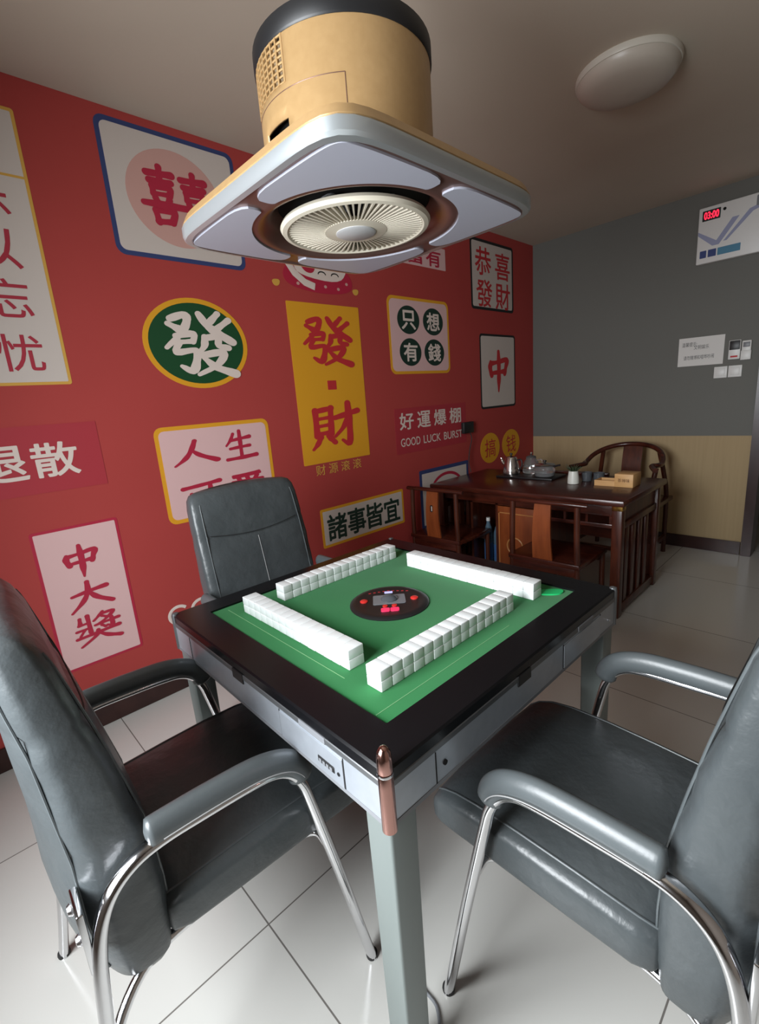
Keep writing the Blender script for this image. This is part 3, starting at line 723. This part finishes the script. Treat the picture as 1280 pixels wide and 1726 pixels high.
for y in (-2.54, -2.44):
    MB().tube([(.0026, y+.028*cos(a), 2.165+.016*sin(a)) for a in [pi*i/10 for i in range(11)]], .0035, 6, r2=.0005, up=(1, 0, 0)).build('eye', 'pp_black', t)
for y in (-2.87, -2.28):
    poly_obj('tassel', 'pp_gold', chaikin([(y-.03, 2.105), (y+.03, 2.11), (y+.02, 2.075), (y-.015, 2.07)], 2), .0018, .0004, t)
for y, z in ((-2.72, 2.10), (-2.62, 2.085), (-2.52, 2.10), (-2.42, 2.095), (-2.35, 2.13)):
    poly_obj('dot', 'pp_blush', ell(y, z, .011, .009, 12), .0016, .0003, t)

# ------------------------------------------------------------------ back wall fittings
BF = lambda d: (lambda a, b: (a, -d, b))
def bpoly(name, m, poly, d0, h, parent, smooth=False): return MB().prism(poly, lambda a, b, d: (a, -d0-d, b), h).build(name, m, parent, smooth=smooth)
ac = thing('wall_air_conditioner', 'white wall unit with red digital display and pale blue V stripe', 'air conditioner')
bd = MB().box(1.340, 2.10, -.052, 0, 2.205, 2.580, bev=.006).build('body', 'white', ac, smooth=True, angle=30)
dp = bpoly('display', 'black', rrect(1.363, 1.472, 2.488, 2.556, .003), .052, .002, ac)
text_obj('digits', '03:00', 'led', BF(.0546), (1.374, 1.462, 2.500, 2.545), dp, .02)
bpoly('sensor', 'dark', ell(1.495, 2.538, .010, .010, 14), .052, .002, ac)
bpoly('stripe', 'swoosh', [(1.343, 2.425), (1.343, 2.400), (1.435, 2.315), (1.475, 2.315), (1.585, 2.470), (1.545, 2.470), (1.458, 2.345)], .052, .0012, ac)
bpoly('stripe', 'swoosh', [(1.50, 2.33), (1.52, 2.33), (1.66, 2.475), (1.80, 2.52), (1.80, 2.54), (1.64, 2.495)], .052, .0011, ac)
for x0, x1, mm in ((1.362, 1.402, 'navy'), (1.412, 1.462, 'navy'), (1.470, 1.605, 'teal')):
    bpoly('badge', mm, rrect(x0, x1, 2.243, 2.292, .003), .052, .0012, ac)
bpoly('logo', 'grey_plastic', rrect(1.675, 1.74, 2.50, 2.565, .006), .052, .0012, ac)
nt = tag(bpoly('paper_notice', 'paper', [(1.252, 1.697), (1.552, 1.692), (1.550, 1.480), (1.251, 1.485)], .0005, .0015, None), 'white paper notice with three lines of faint writing taped to the grey wall', 'notice')
for s, bx in (('温馨提示:', (1.275, 1.375, 1.630, 1.662)), ('文明娱乐', (1.355, 1.455, 1.604, 1.636)), ('请勿赌博和喧哗吵闹', (1.29, 1.49, 1.530, 1.562))):
    text_obj('lettering', s, 'ink', BF(.0024), bx, nt, 0)
for i, (x0, x1, lab) in enumerate(((1.500, 1.584, 'left white light switch plate below the notice'), (1.588, 1.675, 'right white light switch plate below the thermostat'))):
    s_ = thing('light_switch', lab, 'light switch', ((x0+x1)/2, 0, 1.418), group='light switches on the grey wall')
    MB().box(-.042, .042, -.009, 0, -.042, .042, bev=.003).build('plate', 'white', s_, angle=30)
    MB().box(-.028, .028, -.012, -.006, -.028, .028, bev=.002).build('rocker', 'white', s_, angle=30)
th = thing('thermostat', 'small wall thermostat with black display over a white base', 'thermostat', (1.618, 0, 1.57))
MB().box(-.036, .036, -.014, 0, -.066, .070, bev=.004).build('case', 'white', th, angle=30)
MB().box(-.032, .032, -.017, -.010, .002, .066, bev=.003).build('display', 'black', th, angle=30)
MB().box(-.022, .022, -.016, -.010, -.052, -.040, bev=.001).build('label', 'pp_red', th, smooth=False)
rm = thing('remote_control', 'white remote control in a holder beside the thermostat', 'remote control', (1.690, 0, 1.565))
MB().box(-.028, .028, -.022, 0, -.068, .064, bev=.006).build('body', 'white', rm, angle=30)
MB().box(-.020, .020, -.024, -.018, .018, .052, bev=.002).build('screen', 'grey_plastic', rm, angle=30)
MB().box(-.031, .031, -.027, 0, -.072, -.005, bev=.004).build('holder', 'white', rm, angle=30)
pl = thing('charger', 'black charger plugged in on the red wall beside the white lettering', 'charger', (0, -1.145, 1.13))
MB().box(.003, .035, -.07, .07, -.045, .048, bev=.006).build('body', 'black', pl, angle=30)
MB().tube(crv([(.03, .02, -.045), (.035, .03, -.10), (.03, 0, -.20), (.035, -.02, -.30), (.06, -.03, -.372)], 6), .004, 8).build('cord', 'rubber', pl)

# ------------------------------------------------------------------ tea desk
X0, X1, Y0, Y1, DZT = .05, 1.475, -1.715, -.925, .75
dk = thing('tea_desk', 'long dark rosewood tea desk standing against the red wall', 'desk')
MB().box(X0, X1, Y0, Y1, DZT-.038, DZT, bev=.010).build('top', 'wood', dk, angle=30)
MB().box(X0+.25, X0+1.05, Y1-.03, Y1+.004, DZT-.002, DZT+.018, bev=.004).build('back_ledge', 'wood', dk, angle=30)
for x in (X0+.03, X1-.085):
    for y in (Y0+.055, Y1-.085):
        lg = MB().box(x, x+.058, y, y+.058, 0, DZT-.036, bev=.006).build('leg', 'wood_z', dk, angle=30)
        if y < -1.2: MB().box(x-.0015, x+.0595, y-.0015, y+.0595, DZT-.075, DZT-.037, bev=.003).build('brass_cap', 'brass', lg, angle=30)
xa, xb = X1-.078, X1-.034
MB().box(X0+.09, X1-.085, Y0+.07, Y0+.095, DZT-.115, DZT-.037, bev=.004).build('front_apron', 'wood', dk, angle=30)
# openwork frieze under the front apron
fz = MB().box(.92, X1-.085, Y0+.072, Y0+.092, .560, .585, bev=.003)
for i in range(4): fz.box(.95+.14*i, .965+.14*i, Y0+.074, Y0+.090, .58, .64)
fz.build('frieze', 'wood', dk, angle=30)
for x in (X0+.037, X1-.078):
    b = MB().box(x, x+.044, Y0+.11, Y1-.085, .02, .075, bev=.004)
    b.box(x, x+.044, Y0+.11, Y1-.085, .555, .595, bev=.004)
    b.box(x+.012, x+.032, Y0+.11, Y1-.085, .595, DZT-.037)
    for k in range(4):
        yk = Y0+.165+.117*k
        b.box(x+.006, x+.038, yk, yk+.058, .07, .56, bev=.003)
    b.build('side_panel', 'wood_z', dk, angle=30)
# left pedestal: open shelf with bottles and a door with ring pull
pd = MB().box(.575, .595, Y0+.10, Y1-.10, .09, DZT-.037).box(.905, .925, Y0+.10, Y1-.10, .09, DZT-.037).box(.36, .925, Y0+.10, Y1-.10, .085, .105).box(.36, .925, Y1-.12, Y1-.10, .09, DZT-.037).box(.36, .378, Y0+.10, Y1-.10, .09, DZT-.037).box(.36, .925, Y0+.10, Y1-.10, DZT-.13, DZT-.115)
pd.build('pedestal', 'wood_z', dk, angle=30)
dr2 = MB().box(.597, .903, Y0+.092, Y0+.112, .108, .615, bev=.003).build('door', 'wood_mid', dk, angle=30)
il = MB()
for x0, x1, z0, z1 in ((.605, .897, .565, .572), (.605, .612, .12, .572), (.890, .897, .12, .572)): il.box(x0, x1, Y0+.0905, Y0+.093, z0, z1)
il.build('inlay', 'inlay', dr2, smooth=False)
MB().tube([(.735+.060*cos(a), Y0+.088, .335+.060*sin(a)) for a in [2*pi*i/40 for i in range(40)]], .006, 8, loop=True).build('ring_pull', 'inlay', dr2)
MB().box(X0+.12, .36, Y0+.12, Y1-.1, .10, .12).build('shelf', 'wood', dk, smooth=False)
MB().box(X0+.06, X1-.06, Y1-.09, Y1-.07, .30, DZT-.037).build('modesty_panel', 'wood', dk, smooth=False)
for x, lab in ((.435, 'left clear water bottle with blue label inside the desk compartment'), (.520, 'right clear water bottle with blue label next to the desk door')):
    b = thing('water_bottle', lab, 'bottle', (x, -1.50, .1055), group='bottles inside the tea desk')
    MB().lathe([(.030, 0), (.034, .004), (.034, .25), (.030, .28), (.014, .33), (.013, .35)], 24).build('bottle', 'petal', b)
    MB().lathe([(.0345, .05), (.0345, .18)], 24, cap=False).build('label_band', 'water_blue', b)
    MB().lathe([(.001, .375), (.015, .375), (.015, .350), (.001, .350)], 18).build('cap', 'white', b)

# guest chairs in front of the desk (backs to the camera)
def guest_chair():
    r = thing('guest_chair', 'x', 'chair')
    W = .205
    MB().tube(crv([(-W-.045, .010, .757), (-W*.6, -.012, .764), (0, -.020, .766), (W*.6, -.012, .764), (W+.045, .010, .757)], 6), .017, 12, r2=.014).build('top_rail', 'wood', r)
    for s in (-1, 1):
        MB().tube(crv([(s*W, .0, .0), (s*W, .0, .38), (s*W*.985, -.004, .56), (s*W*.97, 0, .75)], 5), .0165, 12).build('rear_leg', 'wood_z', r)
        MB().tube([(s*W, .36, 0), (s*W, .36, .39)], .0165, 12).build('front_leg', 'wood_z', r)
        MB().box(s*W-.010, s*W+.010, .01, .36, .13, .155, bev=.003).build('stretcher', 'wood_z', r, angle=30)
    sp_ = MB()
    n = 10; rings = []
    for i in range(n+1):
        t = i/n; z = .405+(.752-.405)*t; y = -.006-.016*sin(t*pi)+.0
        hw = .062-.012*t
        rings.append([Vector((-hw, y-.006, z)), Vector((hw, y-.006, z)), Vector((hw, y+.006, z)), Vector((-hw, y+.006, z))])
    spl = sp_.rings(rings).build('splat', 'wood_mid', r, angle=30)
    MB().box(-W-.02, W+.02, -.02, .385, .385, .415, bev=.006).build('seat', 'wood', r, angle=30)
    MB().box(-W, W, -.012, .012, .335, .385, bev=.003).build('apron', 'wood', r, angle=30)
    MB().box(-W, W, .35, .37, .335, .385, bev=.003).build('apron', 'wood', r, angle=30)
    MB().box(-W, W, -.008, .012, .10, .125, bev=.003).build('stretcher', 'wood_z', r, angle=30)
    return r
g1 = guest_chair(); g1.location = (1.115, -1.955, 0)
g1['label'] = 'low-backed dark wood chair at the right half of the tea desk, seen from behind'
g2 = copy_tree(g1); g2.location = (.27, -1.935, 0)
s2 = [c for c in g2.children if c.name.startswith('splat')][0]
MB().prism(rrect(-.010, .010, .605, .655, .008), lambda a, b, d: (a, -.031+d, b), .003).build('cutout', 'dark', s2, smooth=False)
MB().prism(rrect(.001, .009, .612, .648, .003), lambda a, b, d: (a, -.0318+d, b), .002).build('cutout_gap', 'pp_white', s2, smooth=False)
g2['label'] = 'low-backed dark wood chair at the left half of the tea desk, beside the red wall'
for g_ in (g1, g2): g_['group'] = 'low-backed chairs in front of the tea desk'

# horseshoe-back chair behind the desk
hc = thing('horseshoe_chair', 'dark wooden horseshoe-back armchair behind the tea desk', 'armchair', (1.015, -.41, 0))
arc = []
for i in range(29):
    a = radians(-28+236*i/28)
    arc.append((.285*cos(a), .25*sin(a)-.03, .892-.125*(1-max(0, sin(a)))**1.1))
arc = [(.315, -.28, .757)]+[p for p in arc if p[1] > -.2]+[(-.315, -.28, .757)]
MB().tube(crv(arc, 3), .019, 12).build('arm_rail', 'wood', hc)
n = 12; rings = []
for i in range(n+1):
    t = i/n; z = .47+(.885-.47)*t; y = .19+.03*t-.03*sin(t*pi)
    rings.append([Vector((-.075, y-.007, z)), Vector((.075, y-.007, z)), Vector((.075, y+.007, z)), Vector((-.075, y+.007, z))])
MB().rings(rings).build('splat', 'wood_z', hc, angle=30)
for s in (-1, 1):
    MB().tube(crv([(s*.27, .20, 0), (s*.27, .20, .46), (s*.25, .18, .65), (s*.215, .145, .852)], 5), .018, 12).build('rear_leg', 'wood_z', hc)
    MB().tube(crv([(s*.28, -.22, 0), (s*.28, -.22, .46), (s*.285, -.23, .62), (s*.302, -.215, .765)], 5), .018, 12).build('front_leg', 'wood_z', hc)
    MB().box(s*.275-.012, s*.275+.012, -.22, .20, .12, .15, bev=.003).build('stretcher', 'wood_z', hc, angle=30)
MB().box(-.31, .31, -.26, .235, .44, .475, bev=.006).build('seat', 'wood', hc, angle=30)
MB().box(-.28, .28, -.24, -.21, .08, .11, bev=.003).build('footrest', 'wood_z', hc, angle=30)

# ------------------------------------------------------------------ tea things on the desk
tr = MB().box(.37, .83, -1.28, -1.04, DZT, DZT+.014, bev=.004).build('tea_hob', 'black', None, angle=30)
tag(tr, 'flat black tea hob set on the desk under the kettles', 'hob')
HZ = DZT+.0145
k1 = thing('steel_kettle', 'shiny steel kettle standing leftmost on the tea desk', 'kettle', (.445, -1.175, HZ))
MB().lathe([(.060, 0), (.066, .004), (.067, .02), (.058, .07), (.046, .115), (.043, .125)], 32).build('body', 'steel', k1)
MB().lathe([(.044, .125), (.040, .134), (.015, .142), (.001, .143)], 32).build('lid', 'steel', k1)
MB().lathe([(.006, .141), (.006, .148), (.012, .154), (.010, .164), (.001, .167)], 18).build('knob', 'black', k1)
MB().tube(crv([(-.055, 0, .07), (-.078, 0, .095), (-.090, 0, .125)], 5), [.012]*5+[.011]*3+[.008]*3, 12).build('spout', 'steel', k1)
MB().tube(crv([(.047, 0, .11), (.085, 0, .115), (.092, 0, .07), (.062, 0, .03)], 6), .006, 10).build('handle', 'black', k1)
k2 = thing('glass_kettle', 'clear glass kettle behind the steel kettle', 'kettle', (.560, -1.075, HZ))
MB().lathe([(.055, 0), (.063, .006), (.066, .04), (.056, .085), (.038, .11), (.038, .118)], 32).build('body', 'glass', k2)
MB().lathe([(.0665, .036), (.068, .042), (.0665, .048)], 32, cap=False).build('band', 'steel', k2)
MB().lathe([(.040, .118), (.036, .130), (.012, .138), (.001, .139)], 28).build('lid', 'glass', k2)
MB().lathe([(.006, .137), (.007, .145), (.012, .152), (.008, .162), (.001, .164)], 18).build('knob', 'steel', k2)
MB().tube(crv([(.045, 0, .10), (.088, 0, .105), (.092, 0, .06), (.065, 0, .03)], 6), .006, 10).build('handle', 'glass', k2)
k3 = thing('glass_pot', 'round clear glass pot with lid standing right of the kettles', 'pot', (.730, -1.185, HZ))
MB().lathe([(.060, 0), (.070, .006), (.074, .04), (.072, .075), (.066, .082)], 32).build('body', 'glass', k3)
MB().lathe([(.001, .030), (.066, .030), (.067, .006), (.001, .004)], 28).build('tea', 'smoke', k3)
MB().lathe([(.072, .082), (.075, .086), (.066, .094), (.02, .100), (.001, .101)], 32).build('lid', 'steel', k3)
MB().lathe([(.007, .099), (.007, .106), (.014, .111), (.012, .119), (.001, .121)], 18).build('knob', 'black', k3)
MB().tube(crv([(.072, .0, .075), (.10, .0, .085), (.118, .0, .088)], 5), .007, 10).build('handle', 'black', k3)
pp_ = thing('potted_plant', 'small dark spiky plant in a white tapered pot on the desk', 'potted plant', (1.005, -1.315, DZT))
MB().lathe([(.034, 0), (.038, .003), (.037, .04), (.030, .088), (.027, .088), (.027, .078), (.001, .078)], 28).build('pot', 'ceramic', pp_)
lf = MB()
for k in range(13):
    a = 2.4*k; L = .045+.03*random.random(); tl = .15+.75*random.random()
    p0 = Vector((.010*cos(a), .010*sin(a), .078)); dv = Vector((cos(a)*tl, sin(a)*tl, 1)).normalized()
    lf.tube([p0, p0+dv*L*.5, p0+dv*L+Vector((cos(a)*.012, sin(a)*.012, -.004))], [.004, .0045, .0006], 6)
lf.build('leaves', 'leaf', pp_)
for i, (x, y, lab) in enumerate(((1.045, -1.19, 'left smoky glass cup behind the white plant pot'), (1.125, -1.185, 'right smoky glass cup behind the white plant pot'))):
    c = MB().lathe([(.026, 0), (.032, .002), (.036, .062), (.033, .062), (.029, .006), (.001, .005)], 28, (x, y, DZT)).build('glass_cup', 'smoke')
    tag(c, lab, 'cup', 'smoky glass cups on the tea desk')
tr2 = thing('wooden_tray', 'low pale wooden tray left of the tissue box', 'tray', (1.215, -1.265, DZT))
MB().box(-.066, .066, -.055, .055, 0, .006).box(-.066, .066, -.055, -.047, .006, .036).box(-.066, .066, .047, .055, .006, .036).box(-.066, -.058, -.047, .047, .006, .036).box(.058, .066, -.047, .047, .006, .036).build('tray', 'pine', tr2, smooth=False)
bx = thing('tissue_box', 'pale wooden tissue box with three carved marks at the desk right end', 'tissue box', (1.335, -1.27, DZT), radians(0))
MB().box(-.056, .056, -.060, .085, 0, .085, bev=.003).build('box', 'pine', bx, angle=30)
text_obj('carving', '茶禅味', 'wood', lambda a, b: (a, -.0606, b), (-.036, .036, .032, .056), bx, 0)
